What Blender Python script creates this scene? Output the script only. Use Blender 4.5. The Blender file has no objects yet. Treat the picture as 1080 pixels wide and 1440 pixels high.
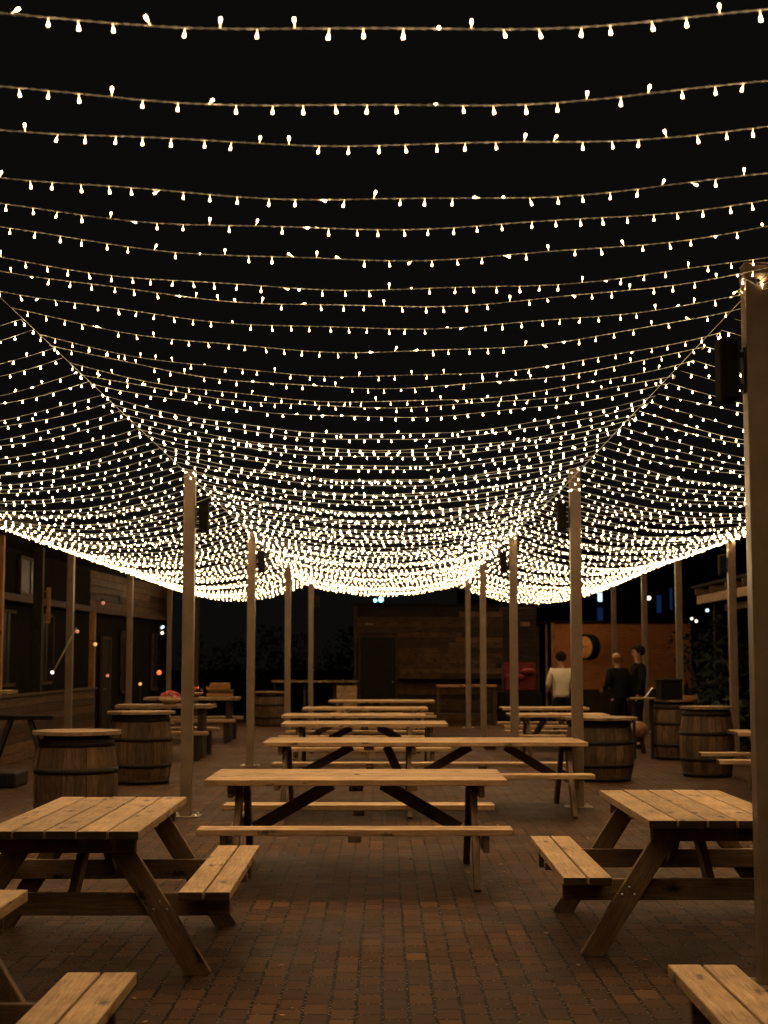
import bpy, bmesh, math, random
from mathutils import Vector, Matrix, noise
R = random.Random(11)
S = bpy.context.scene
COL = S.collection
PI = math.pi

# ------------------------------------------------------------------ helpers
def prop(o, label=None, cat=None, group=None, kind=None):
    if label: o['label'] = label
    if cat: o['category'] = cat
    if group: o['group'] = group
    if kind: o['kind'] = kind
    return o

def empty(name, loc, rz=0.0):
    o = bpy.data.objects.new(name, None); COL.objects.link(o)
    o.location = loc; o.rotation_euler = (0, 0, rz); o.empty_display_size = .1
    return o

def link(name, me, parent=None, loc=None):
    o = bpy.data.objects.new(name, me); COL.objects.link(o)
    if parent: o.parent = parent
    if loc is not None: o.location = loc
    return o

def copy_tree(o, parent=None):
    c = o.copy(); COL.objects.link(c)
    if parent: c.parent = parent
    for ch in o.children: copy_tree(ch, c)
    return c

class MB:
    """collects shapes into one mesh; writes a UV layer with u along the length of every board (metres)"""
    def __init__(s): s.bm = bmesh.new(); s.uv = s.bm.loops.layers.uv.new('UVMap')
    def bar(s, p0, p1, w, t, up=(0, 0, 1), bev=.004, mi=0, end=None):
        p0 = Vector(p0); p1 = Vector(p1); d = p1 - p0; L = d.length; x = d.normalized()
        up = Vector(up)
        if abs(x.dot(up)) > .98: up = Vector((0, 1, 0))
        y = up.cross(x).normalized(); z = x.cross(y)
        b = bmesh.new()
        r = bmesh.ops.create_cube(b, size=1)
        for v in b.verts: v.co = Vector((v.co.x * L, v.co.y * w, v.co.z * t))
        if bev: bmesh.ops.bevel(b, geom=list(b.edges), offset=min(bev, w * .3, t * .3), segments=2, affect='EDGES', profile=.5)
        m = Matrix((x, y, z)).transposed().to_4x4(); m.translation = (p0 + p1) / 2
        s._merge(b, m, mi, end)
    def box(s, c, sz, rz=0, bev=.004, mi=0):
        c = Vector(c); dx = Vector((math.cos(rz), math.sin(rz), 0)) * sz[0] / 2
        s.bar(c - dx, c + dx, sz[1], sz[2], bev=bev, mi=mi)
    def _merge(s, b, m, mi=0, end=None):
        u0, v0 = R.random() * 40, R.random() * 40
        vs = {}
        for v in b.verts: vs[v] = s.bm.verts.new(m @ v.co)
        b.normal_update()
        for f in b.faces:
            try: nf = s.bm.faces.new([vs[v] for v in f.verts])
            except ValueError: continue
            nf.material_index = mi
            n = f.normal
            for lo, l0 in zip(nf.loops, f.loops):
                c = l0.vert.co
                if abs(n.x) > .8:
                    q = (c.y, c.z)
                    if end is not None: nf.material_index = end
                elif abs(n.y) > abs(n.z): q = (c.x, c.z + .31)
                else: q = (c.x, c.y)
                lo[s.uv].uv = (q[0] + u0, q[1] + v0)
        b.free()
    def lathe(s, prof, c=(0, 0, 0), seg=24, axis=None, mi=0, a0=0, a1=2 * PI, smooth=True):
        c = Vector(c); full = abs(a1 - a0 - 2 * PI) < 1e-6
        q = Vector((0, 0, 1)).rotation_difference(Vector(axis)) if axis else None
        n = seg if full else seg + 1; rings = []
        for r, z in prof:
            ring = []
            for i in range(n):
                a = a0 + (a1 - a0) * i / seg
                p = Vector((max(r, 1e-5) * math.cos(a), max(r, 1e-5) * math.sin(a), z))
                if q: p = q @ p
                ring.append(s.bm.verts.new(c + p))
            rings.append(ring)
        for j in range(len(rings) - 1):
            for i in range(seg):
                k = (i + 1) % n
                f = s.bm.faces.new([rings[j][i], rings[j][k], rings[j + 1][k], rings[j + 1][i]])
                f.material_index = mi; f.smooth = smooth
                rr = max(prof[j][0], prof[j + 1][0])
                uvs = [(prof[j][1], i), (prof[j][1], i + 1), (prof[j + 1][1], i + 1), (prof[j + 1][1], i)]
                for lo, (u, v) in zip(f.loops, uvs): lo[s.uv].uv = (u, v / seg * (a1 - a0) * rr)
    def tube(s, pts, r, seg=6, mi=0):
        pts = [Vector(p) for p in pts]; rings = []
        for i, p in enumerate(pts):
            d = (pts[min(i + 1, len(pts) - 1)] - pts[max(i - 1, 0)]).normalized()
            a = Vector((0, 0, 1)) if abs(d.z) < .9 else Vector((1, 0, 0))
            x = d.cross(a).normalized(); y = d.cross(x)
            rad = r[i] if isinstance(r, (list, tuple)) else r
            rings.append([s.bm.verts.new(p + (x * math.cos(2 * PI * k / seg) + y * math.sin(2 * PI * k / seg)) * rad) for k in range(seg)])
        for j in range(len(rings) - 1):
            for k in range(seg):
                f = s.bm.faces.new([rings[j][k], rings[j][(k + 1) % seg], rings[j + 1][(k + 1) % seg], rings[j + 1][k]])
                f.material_index = mi; f.smooth = True
        for e in (rings[0][::-1], rings[-1]):
            f = s.bm.faces.new(e); f.material_index = mi
    def blob(s, c, r, mi=0, sub=2, jit=0, sc=(1, 1, 1)):
        g = bmesh.ops.create_icosphere(s.bm, subdivisions=sub, radius=r)
        for v in g['verts']:
            k = 1 + jit * noise.noise(v.co * (3 / r) + Vector(c) * 7)
            v.co = Vector((v.co.x * sc[0], v.co.y * sc[1], v.co.z * sc[2])) * k + Vector(c)
        for v in g['verts']:
            for f in v.link_faces: f.material_index = mi; f.smooth = True
    def quad(s, a, b, c, d, mi=0):
        f = s.bm.faces.new([s.bm.verts.new(Vector(p)) for p in (a, b, c, d)]); f.material_index = mi
        for lo, uv in zip(f.loops, ((0, 0), (1, 0), (1, 1), (0, 1))): lo[s.uv].uv = uv
    def build(s, name, mats, parent=None, loc=None, shade=False):
        me = bpy.data.meshes.new(name)
        bmesh.ops.recalc_face_normals(s.bm, faces=list(s.bm.faces))
        s.bm.to_mesh(me); s.bm.free()
        for m in (mats if isinstance(mats, (list, tuple)) else [mats]): me.materials.append(m)
        return link(name, me, parent, loc)

# ------------------------------------------------------------------ materials
class NT:
    def __init__(s, name):
        s.m = bpy.data.materials.new(name); s.m.use_nodes = True
        s.t = s.m.node_tree; s.n = s.t.nodes; s.b = s.n['Principled BSDF']
    def add(s, typ, **kw):
        nd = s.n.new(typ)
        for k, v in kw.items():
            if k in nd.inputs: nd.inputs[k].default_value = v
            else: setattr(nd, k, v)
        return nd
    def l(s, a, b): s.t.links.new(a, b)
    def ramp(s, fac, stops):
        r = s.add('ShaderNodeValToRGB'); s.l(fac, r.inputs[0]); e = r.color_ramp.elements
        while len(e) < len(stops): e.new(.5)
        for el, (p, c) in zip(e, stops):
            el.position = p; el.color = (*c, 1) if len(c) == 3 else c
        return r.outputs[0]
    def mix(s, fac, a, b, mode='MIX'):
        m = s.add('ShaderNodeMix', data_type='RGBA', blend_type=mode)
        for sock, v in ((m.inputs[0], fac), (m.inputs[6], a), (m.inputs[7], b)):
            if hasattr(v, 'links'): s.l(v, sock)
            elif isinstance(v, (int, float)): sock.default_value = v
            else: sock.default_value = (*v, 1)
        return m.outputs[2]
    def math(s, op, a, b=None):
        m = s.add('ShaderNodeMath', operation=op)
        for i, v in enumerate((a, b)):
            if v is None: continue
            if hasattr(v, 'links'): s.l(v, m.inputs[i])
            else: m.inputs[i].default_value = v
        return m.outputs[0]
    def bump(s, h, strength=.3, dist=.01):
        b = s.add('ShaderNodeBump', Strength=strength, Distance=dist); s.l(h, b.inputs['Height']); s.l(b.outputs[0], s.b.inputs['Normal'])

def warm(c): return c

def wood(name, c0, c1, c2, rough=.62, knots=1.0, vary=.35, dirt=.5):
    k = NT(name); c0, c1, c2 = warm(c0), warm(c1), warm(c2)
    uv = k.add('ShaderNodeUVMap', uv_map='UVMap').outputs[0]
    geo = k.add('ShaderNodeNewGeometry').outputs['Random Per Island']
    wob = k.add('ShaderNodeTexNoise', Scale=2.2, Detail=2.0); k.l(uv, wob.inputs[0])
    mp = k.add('ShaderNodeMapping'); k.l(uv, mp.inputs[0]); mp.inputs['Scale'].default_value = (1.6, 34, 1)
    add = k.add('ShaderNodeVectorMath', operation='ADD'); k.l(mp.outputs[0], add.inputs[0])
    sc = k.add('ShaderNodeVectorMath', operation='SCALE'); k.l(wob.outputs['Color'], sc.inputs[0]); sc.inputs['Scale'].default_value = 2.6
    k.l(sc.outputs[0], add.inputs[1])
    g = k.add('ShaderNodeTexNoise', Scale=1.5, Detail=7.0, Roughness=.68); k.l(add.outputs[0], g.inputs[0])
    col = k.ramp(g.outputs[0], [(.28, c0), (.52, c1), (.74, c2)])
    # fine dark fibres
    mp2 = k.add('ShaderNodeMapping'); k.l(uv, mp2.inputs[0]); mp2.inputs['Scale'].default_value = (5, 190, 1)
    f = k.add('ShaderNodeTexNoise', Scale=1.0, Detail=4.0, Roughness=.7); k.l(mp2.outputs[0], f.inputs[0])
    fr = k.ramp(f.outputs[0], [(.36, (.48, .46, .43)), (.56, (1.05, 1.05, 1.05))])
    col = k.mix(.75, col, fr, 'MULTIPLY')
    # knots and the short dark checks around them
    mp3 = k.add('ShaderNodeMapping'); k.l(uv, mp3.inputs[0]); mp3.inputs['Scale'].default_value = (2.7, 7.5, 1)
    v = k.add('ShaderNodeTexVoronoi', Scale=1.0, Randomness=1.0, voronoi_dimensions='2D'); k.l(mp3.outputs[0], v.inputs[0])
    sel = k.add('ShaderNodeSeparateColor'); k.l(v.outputs['Color'], sel.inputs[0])
    on = k.math('GREATER_THAN', sel.outputs[0], .56)
    nz = k.add('ShaderNodeTexNoise', Scale=34.0, Detail=4.0, Roughness=.7); k.l(uv, nz.inputs[0])
    dist = k.math('ADD', v.outputs['Distance'], k.math('MULTIPLY', k.math('SUBTRACT', nz.outputs[0], .5), .55))
    kn = k.ramp(dist, [(.02, (1, 1, 1)), (.10, (.75, .75, .75)), (.15, (.2, .2, .2)), (.26, (0, 0, 0))])
    kn = k.math('MULTIPLY', k.math('MULTIPLY', kn, on), .85 * knots)
    col = k.mix(kn, col, tuple(x * .16 for x in c0))
    mp4 = k.add('ShaderNodeMapping'); k.l(uv, mp4.inputs[0]); mp4.inputs['Scale'].default_value = (7, 62, 1)
    ck = k.add('ShaderNodeTexNoise', Scale=1.0, Detail=3.0, Roughness=.6, Distortion=.8); k.l(mp4.outputs[0], ck.inputs[0])
    chk = k.ramp(ck.outputs[0], [(.655, (0, 0, 0)), (.72, (1, 1, 1))])
    col = k.mix(k.math('MULTIPLY', chk, .7 * min(1, knots)), col, tuple(x * .28 for x in c0))
    # weathering blotches
    bl = k.add('ShaderNodeTexNoise', Scale=3.4, Detail=5.0, Roughness=.7); k.l(uv, bl.inputs[0])
    blr = k.ramp(bl.outputs[0], [(.34, (1 - dirt,) * 3), (.62, (1.0,) * 3)])
    col = k.mix(.8, col, blr, 'MULTIPLY')
    hs = k.add('ShaderNodeHueSaturation'); k.l(col, hs.inputs['Color'])
    val = k.add('ShaderNodeMapRange'); k.l(geo, val.inputs[0]); val.inputs[3].default_value = 1 - vary; val.inputs[4].default_value = 1 + vary * .55
    k.l(val.outputs[0], hs.inputs['Value'])
    k.l(hs.outputs[0], k.b.inputs['Base Color'])
    k.b.inputs['Roughness'].default_value = rough
    k.b.inputs['Specular IOR Level'].default_value = .18
    k.bump(k.math('SUBTRACT', f.outputs[0], k.math('MULTIPLY', kn, .6)), .35, .004)
    return k.m

def plain(name, col, rough=.6, metal=0.0, nscale=12.0, namt=.3, spec=.4, bump=.1):
    k = NT(name); tc = k.add('ShaderNodeTexCoord').outputs['Object']
    n = k.add('ShaderNodeTexNoise', Scale=nscale, Detail=5.0, Roughness=.65); k.l(tc, n.inputs[0])
    k.l(k.ramp(n.outputs[0], [(.3, tuple(c * (1 - namt) for c in col)), (.7, tuple(min(1, c * (1 + namt)) for c in col))]), k.b.inputs['Base Color'])
    rr = k.add('ShaderNodeMapRange'); k.l(n.outputs[0], rr.inputs[0]); rr.inputs[3].default_value = max(.05, rough - .12); rr.inputs[4].default_value = min(1, rough + .12)
    k.l(rr.outputs[0], k.b.inputs['Roughness'])
    k.b.inputs['Metallic'].default_value = metal; k.b.inputs['Specular IOR Level'].default_value = spec
    if bump: k.bump(n.outputs[0], bump, .005)
    return k.m

def glow(name, col, strength):
    k = NT(name); k.b.inputs['Base Color'].default_value = (*col, 1)
    k.b.inputs['Emission Color'].default_value = (*col, 1); k.b.inputs['Emission Strength'].default_value = strength
    k.b.inputs['Roughness'].default_value = .4
    return k.m

M = {}
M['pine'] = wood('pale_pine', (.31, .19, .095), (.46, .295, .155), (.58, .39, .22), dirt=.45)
M['endgrain'] = wood('weathered_end_grain', (.025, .015, .008), (.045, .027, .014), (.07, .043, .023), knots=0)  # end grain, with the shade on the board ends put into the colour
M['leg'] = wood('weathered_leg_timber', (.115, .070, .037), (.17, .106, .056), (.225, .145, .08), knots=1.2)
M['darkwood'] = wood('dark_cladding', (.022, .012, .006), (.036, .020, .010), (.06, .034, .017), vary=.5)
M['midwood'] = wood('mid_brown_boards', (.042, .023, .011), (.072, .039, .019), (.11, .062, .031), vary=.8)
M['kioskwood'] = wood('rough_kiosk_planks', (.07, .035, .016), (.125, .064, .029), (.20, .108, .05), vary=.85, dirt=.6)
M['cedar'] = wood('orange_cedar_boards', (.33, .112, .036), (.41, .148, .048), (.47, .18, .062), vary=.1, knots=.3, dirt=.2)
M['stave'] = wood('oak_staves', (.06, .034, .018), (.12, .07, .036), (.20, .12, .062), vary=.6, knots=.8)
M['disc'] = wood('round_top_timber', (.17, .105, .055), (.26, .165, .085), (.34, .22, .12))
M['post'] = plain('brown_painted_steel', (.155, .108, .070), .38, 0, 5, .2, .35, .03)
M['iron'] = plain('dark_iron', (.020, .015, .011), .65, .2, 20, .4, .15)
M['black'] = plain('black_plastic', (.008, .007, .006), .85, 0, 30, .3, .06)
M['speaker'] = plain('brown_black_casing', (.010, .0065, .004), .85, 0, 30, .2, .05)
M['bolt'] = plain('galvanised_bolt', (.5, .48, .44), .35, 1, 40, .2)
M['glass'] = plain('dark_glass', (.005, .006, .007), .4, 0, 2, .2, .2, 0)
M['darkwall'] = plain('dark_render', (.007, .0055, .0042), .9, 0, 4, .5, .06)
M['roof'] = plain('dark_roofing', (.012, .010, .008), .85, 0, 6, .4, .1)
M['signface'] = wood('orange_sign_wood', (.55, .22, .07), (.68, .3, .1), (.75, .36, .13), vary=.05)
M['amber'] = wood('amber_post_timber', (.25, .115, .042), (.33, .16, .06), (.39, .2, .08), vary=.05)
M['cable'] = plain('clear_beige_cable', (.95, .90, .80), .5, 0, 300, .25, .4, 0)
M['bulb'] = glow('warm_bulb', (1.0, .66, .34), 36.0)          # the frosted capsule
M['nearbulb'] = glow('warm_bulb_larger_type', (1.0, .62, .29), 19.0)  # same kind of bulb, its glow turned down on the near strands
M['neck'] = glow('glowing_bulb_neck', (1.0, .60, .26), 4.5)
M['led'] = glow('led_chip', (1.0, .67, .335), 5600.0)           # added emitter recessed out of view, carries most of the yard's light
M['led'].cycles.emission_sampling = 'FRONT'
M['cup'] = plain('bulb_socket_black', (.004, .004, .004), .9, 0, 10, .1, .0, 0)  # black inner wall, shaped to hide the added emitter from the side
M['door'] = plain('dark_grey_door', (.022, .019, .015), .7, 0, 3, .2, .1)
M['red'] = plain('red_cloth', (.10, .007, .009), .9, 0, 8, .5)
M['flower_red'] = plain('red_petals', (.45, .05, .04), .7, 0, 25, .6)
M['flower_pink'] = plain('pink_petals', (.62, .24, .17), .7, 0, 25, .4)
M['leaf'] = plain('dark_leaves', (.006, .010, .004), .8, 0, 3, .6)
M['bark'] = plain('bark', (.05, .035, .022), .9, 0, 14, .5)
M['skin'] = plain('skin', (.30, .16, .10), .55, 0, 10, .1, .4, 0)
M['white_shirt'] = plain('cream_cotton', (.50, .43, .32), .85, 0, 9, .1)
M['dark_cloth'] = plain('black_cloth', (.008, .007, .006), .95, 0, 12, .3, .05)
M['hair'] = plain('dark_hair', (.014, .008, .005), .8, 0, 60, .4, .05)
M['redhair'] = plain('ginger_hair', (.12, .05, .022), .8, 0, 60, .4, .05)
M['cyan'] = glow('cyan_lamp', (.35, .85, 1.0), 3.0)
M['blue'] = glow('blue_window_glow', (.03, .12, .45), .10)
M['bluewhite'] = glow('cold_lamp', (.6, .8, 1.0), 1.6)
M['whitelamp'] = glow('white_lamp', (1, .9, .72), 2.0)
M['pinklamp'] = glow('pink_lamp', (1, .36, .25), .5)
M['redlamp'] = glow('red_lamp', (1, .2, .06), 1.2)
M['candle'] = glow('candle_flame', (1, .55, .22), .9)
M['clay'] = plain('pale_pot', (.35, .22, .13), .8, 0, 20, .3)

def mat_pavers():
    k = NT('brick_pavers')
    tc = k.add('ShaderNodeTexCoord').outputs['Object']
    w = k.add('ShaderNodeTexNoise', Scale=7.0, Detail=2.0); k.l(tc, w.inputs[0])
    off = k.add('ShaderNodeVectorMath', operation='SCALE'); k.l(w.outputs['Color'], off.inputs[0]); off.inputs['Scale'].default_value = .016
    ad = k.add('ShaderNodeVectorMath', operation='ADD'); k.l(tc, ad.inputs[0]); k.l(off.outputs[0], ad.inputs[1])
    rot = k.add('ShaderNodeMapping'); k.l(ad.outputs[0], rot.inputs[0]); rot.inputs['Rotation'].default_value = (0, 0, PI / 2)
    def brick(a, b, ms):
        n = k.add('ShaderNodeTexBrick', offset=.5, offset_frequency=2); k.l(rot.outputs[0], n.inputs[0])
        n.inputs['Color1'].default_value = (0, 0, 0, 1); n.inputs['Color2'].default_value = (1, 1, 1, 1); n.inputs['Mortar'].default_value = (.5, .5, .5, 1)
        n.inputs['Scale'].default_value = 1.0; n.inputs['Mortar Size'].default_value = ms; n.inputs['Mortar Smooth'].default_value = .25
        n.inputs['Brick Width'].default_value = a; n.inputs['Row Height'].default_value = b; n.inputs['Bias'].default_value = 0
        return n
    b1 = brick(.214, .124, .0088)
    tone = k.ramp(b1.outputs['Color'], [(0, (.036, .0172, .0086)), (.35, (.048, .0230, .0112)), (.7, (.060, .0285, .0134)), (.96, (.076, .037, .0165)), (1, (.105, .054, .022))])
    n1 = k.add('ShaderNodeTexNoise', Scale=60.0, Detail=6.0, Roughness=.75); k.l(tc, n1.inputs[0])
    tone = k.mix(.8, tone, k.ramp(n1.outputs[0], [(.3, (.5, .5, .5)), (.7, (1.25, 1.22, 1.2))]), 'MULTIPLY')
    n2 = k.add('ShaderNodeTexNoise', Scale=.9, Detail=5.0, Roughness=.6); k.l(tc, n2.inputs[0])
    tone = k.mix(.9, tone, k.ramp(n2.outputs[0], [(.32, (.5, .48, .46)), (.68, (1.25, 1.22, 1.2))]), 'MULTIPLY')
    # grit specks lying in the joints
    sp = k.add('ShaderNodeTexVoronoi', Scale=58.0, voronoi_dimensions='2D'); k.l(tc, sp.inputs[0])
    ss = k.add('ShaderNodeSeparateColor'); k.l(sp.outputs['Color'], ss.inputs[0])
    grit = k.math('MULTIPLY', k.math('GREATER_THAN', ss.outputs[1], .72), k.math('LESS_THAN', sp.outputs['Distance'], .33))
    joint = k.mix(grit, (.004, .0025, .0016), (.17, .125, .085))
    col = k.mix(b1.outputs['Fac'], tone, joint)
    k.l(col, k.b.inputs['Base Color'])
    k.l(k.ramp(n2.outputs[0], [(.3, (.50,) * 3), (.7, (.78,) * 3)]), k.b.inputs['Roughness'])
    k.b.inputs['Specular IOR Level'].default_value = .1
    h = k.math('ADD', k.math('MULTIPLY', b1.outputs['Fac'], -1.0), k.math('MULTIPLY', n1.outputs[0], .35))
    h = k.math('ADD', h, k.math('MULTIPLY', b1.outputs['Color'], .35))
    k.bump(h, 1.0, .010)
    return k.m
M['pavers'] = mat_pavers()

# ------------------------------------------------------------------ camera, world
FPX = 2150.0
TH = math.atan(209 / FPX)
cam = bpy.data.cameras.new('camera'); co = bpy.data.objects.new('camera', cam); COL.objects.link(co)
cam.sensor_fit = 'VERTICAL'; cam.sensor_height = 36; cam.sensor_width = 27
cam.lens = FPX / 1440 * 36
co.location = (0, 0, 1.63); co.rotation_euler = (PI / 2 + TH, 0, 0)
cam.clip_end = 600; cam.clip_start = .05
cam.dof.use_dof = True; cam.dof.focus_distance = 8.6; cam.dof.aperture_fstop = 4.3
S.camera = co
w = bpy.data.worlds.new('World'); S.world = w; w.use_nodes = True
w.node_tree.nodes['Background'].inputs[0].default_value = (.0036, .0033, .0030, 1)
w.node_tree.nodes['Background'].inputs[1].default_value = 1.0
S.view_settings.view_transform = 'Standard'; S.view_settings.look = 'None'
S.view_settings.exposure = 0; S.view_settings.gamma = 1
c = S.cycles
c.max_bounces = 4; c.diffuse_bounces = 3; c.glossy_bounces = 2; c.transmission_bounces = 2
c.caustics_reflective = False; c.caustics_refractive = False
c.sample_clamp_indirect = 2.0; c.use_denoising = True; c.use_light_tree = True
c.denoising_prefilter = 'ACCURATE'; c.denoising_input_passes = 'RGB_ALBEDO_NORMAL'
c.filter_width = 1.3
c.use_adaptive_sampling = True; c.adaptive_threshold = .012
S.render.use_persistent_data = False

# ------------------------------------------------------------------ ground
g = MB(); g.quad((-120, -40, 0), (120, -40, 0), (120, 260, 0), (-120, 260, 0))
prop(g.build('ground', M['pavers']), 'dark brick paved yard floor under the strands', 'ground', kind='structure')

# ------------------------------------------------------------------ posts
def make_post(h):
    root = empty('steel_post', (0, 0, 0))
    m = MB(); m.bar((0, 0, .012), (0, 0, h), .122, .122, bev=.009); m.build('shaft', M['post'], root)
    m = MB(); m.box((0, 0, .0065), (.30, .30, .012), bev=.003); m.build('base_plate', M['post'], root)
    m = MB()
    for sx in (-1, 1):
        for sy in (-1, 1): m.lathe([(.0, .032), (.013, .032), (.013, .0127)], (sx * .11, sy * .11, 0), 8)
    m.build('anchor_bolt', M['bolt'], root)
    m = MB(); m.box((0, 0, h + .004), (.126, .126, .008), bev=.002); m.bar((0, 0, h - .075), (0, 0, h - .05), .131, .131, bev=.003)
    m.build('cap', M['post'], root)
    m = MB(); m.lathe([(.010, -.02), (.010, .02)], (0, -.075, h - .1), 10, axis=(0, 1, 0)); m.build('eye_bolt', M['bolt'], root)
    return root
POSTS = [
    (-2.17, 7.9, 3.62, 'nearest steel post of the left inner row', 'i'),
    (-2.08, 16.3, 3.66, 'tall steel post beside the left barrel tables', 'i'),
    (-2.08, 24.0, 3.63, 'second visible steel post of the left inner row', 'i'),
    (-2.00, 31.9, 3.62, 'third visible steel post of the left inner row', 'i'),
    (-1.78, 37.4, 3.62, 'farthest steel post of the left inner row, carrying small boxes', 'i'),
    (1.95, 7.9, 3.70, 'big close steel post cut by the right edge', 'i'),
    (2.17, 17.3, 3.80, 'steel post standing before the long table and right barrel', 'i'),
    (2.03, 24.0, 3.64, 'second steel post of the right inner row', 'i'),
    (1.99, 30.8, 3.62, 'third steel post of the right inner row with small cable clip', 'i'),
    (2.05, 37.4, 3.62, 'farthest slim steel post of the right inner row', 'i'),
    (-5.655, 27.6, 3.6, 'outer left post before the low timber wall', 'o'),
    (-5.59, 33.7, 3.6, 'outer left post before the timber fascia', 'o'),
    (-5.57, 39.8, 3.6, 'outer left post right of the two wall spotlights', 'o'),
    (-5.52, 45.3, 3.6, 'outermost far left post behind the flower bowl', 'o'),
    (5.55, 24.4, 3.62, 'outer right post carrying a black speaker by the pergola', 'o'),
    (5.68, 29.5, 3.6, 'outer right post before the corner of the orange cabin', 'o'),
    (5.97, 35.1, 3.6, 'outer right post behind the two dark clothed people', 'o'),
    (6.09, 40.6, 3.6, 'thin outer right post beside the round sign', 'o'),
]
for X, Y, h, lab, t in POSTS:
    r = make_post(h); r.location = (X, Y, 0)
    prop(r, lab, 'post', 'inner steel posts holding the strands' if t == 'i' else 'outer steel posts of the canopy')

def make_speaker(x, y, z, side, lab):
    """box on a wall bracket, `side` -1: hangs on the left face of the post, +1 right"""
    root = empty('speaker', (x + side * .062, y, z))
    m = MB(); m.box((side * .092, 0, 0), (.098, .15, .33), bev=.016); m.build('housing', M['speaker'], root)
    m = MB(); m.box((side * .092, -.0785, 0), (.082, .006, .30), bev=.002); m.build('grille', M['black'], root)
    m = MB(); m.box((side * .006, 0, 0), (.01, .07, .24), bev=.002); m.box((side * .028, 0, .085), (.042, .03, .03)); m.box((side * .028, 0, -.085), (.042, .03, .03))
    m.build('bracket', M['iron'], root)
    prop(root, lab, 'speaker', 'black box speakers on the posts')
make_speaker(1.95, 7.9, 3.14, -1, 'black box speaker on the closest right post')
make_speaker(-2.08, 16.3, 3.16, 1, 'black box speaker on the post beside the left barrels')
make_speaker(2.17, 17.3, 3.25, -1, 'black box speaker on the post before the right barrel')
make_speaker(-2.08, 24.0, 3.17, 1, 'small black speaker on the second left inner post')
make_speaker(2.03, 24.0, 3.17, -1, 'small black speaker on the second right inner post')
make_speaker(5.55, 24.4, 3.15, -1, 'black speaker on the outer right post by the pergola')
make_speaker(-1.78, 37.4, 3.05, 1, 'tiny speaker on the farthest left inner post')

# ------------------------------------------------------------------ strands of fairy lights
def bulb_geo(seg, prof, lip, depth):
    """capsule profile from the wire down, open at the end; a chip sits `depth` up inside the opening"""
    vs, fs, mi = [(0, 0, prof[0][1])], [], []
    rows = [[0]]
    zl = prof[-1][1]
    for r, z, m in prof[1:] + [(lip, zl, 2), (lip * .93, zl + depth, 2)]:
        o = len(vs)
        vs += [(r * math.cos(2 * PI * i / seg), r * math.sin(2 * PI * i / seg), z) for i in range(seg)]
        a, b = rows[-1], list(range(o, o + seg)); rows.append(b)
        for i in range(seg):
            j = (i + 1) % seg
            fs.append((a[0], b[i], b[j]) if len(a) == 1 else (a[i], b[i], b[j], a[j])); mi.append(m)
    fs.append(tuple(rows[-1][::-1])); mi.append(3)
    # make the added emitter face look down the opening
    return vs, fs, mi
NEARB = bulb_geo(8, [(0, 0, 1), (.0018, -.001, 1), (.0019, -.011, 1), (.0026, -.016, 1), (.0042, -.021, 0), (.0052, -.026, 0), (.0050, -.030, 0), (.0042, -.0335, 0)], .0037, .0040)
FARB = bulb_geo(5, [(0, -.004, 0), (.0036, -.010, 0), (.0060, -.018, 0), (.0052, -.026, 0)], .0045, .0042)
BM = ['bulb', 'neck', 'cup', 'led']
NM = ['nearbulb', 'neck', 'cup', 'led']
me_bulb = bpy.data.meshes.new('bulb'); me_bulb.from_pydata([Vector(v) for v in NEARB[0]], [], NEARB[1])
for k in NM: me_bulb.materials.append(M[k])
me_bulb.polygons.foreach_set('material_index', NEARB[2])
me_bulb.polygons.foreach_set('use_smooth', [m < 2 for m in NEARB[2]])

def bulb_dir():
    t = R.random()
    if t < .70: a = R.gauss(0, .17)
    elif t < .87: a = PI + R.gauss(0, .4)
    else: a = R.uniform(1.0, 2.0)
    return Matrix.Rotation(R.random() * 6.28, 3, 'Z') @ Matrix.Rotation(a, 3, 'X') @ Matrix.Rotation(R.random() * 6.28, 3, 'Z')

def sag_of(Y, side): 
    t = min(1, max(0, (Y - 4) / 5)); u = min(1, max(0, (Y - 9) / 28))
    return (.15 + .10 * t + .08 * u) * (1.0 if not side else 1.12)

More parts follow.
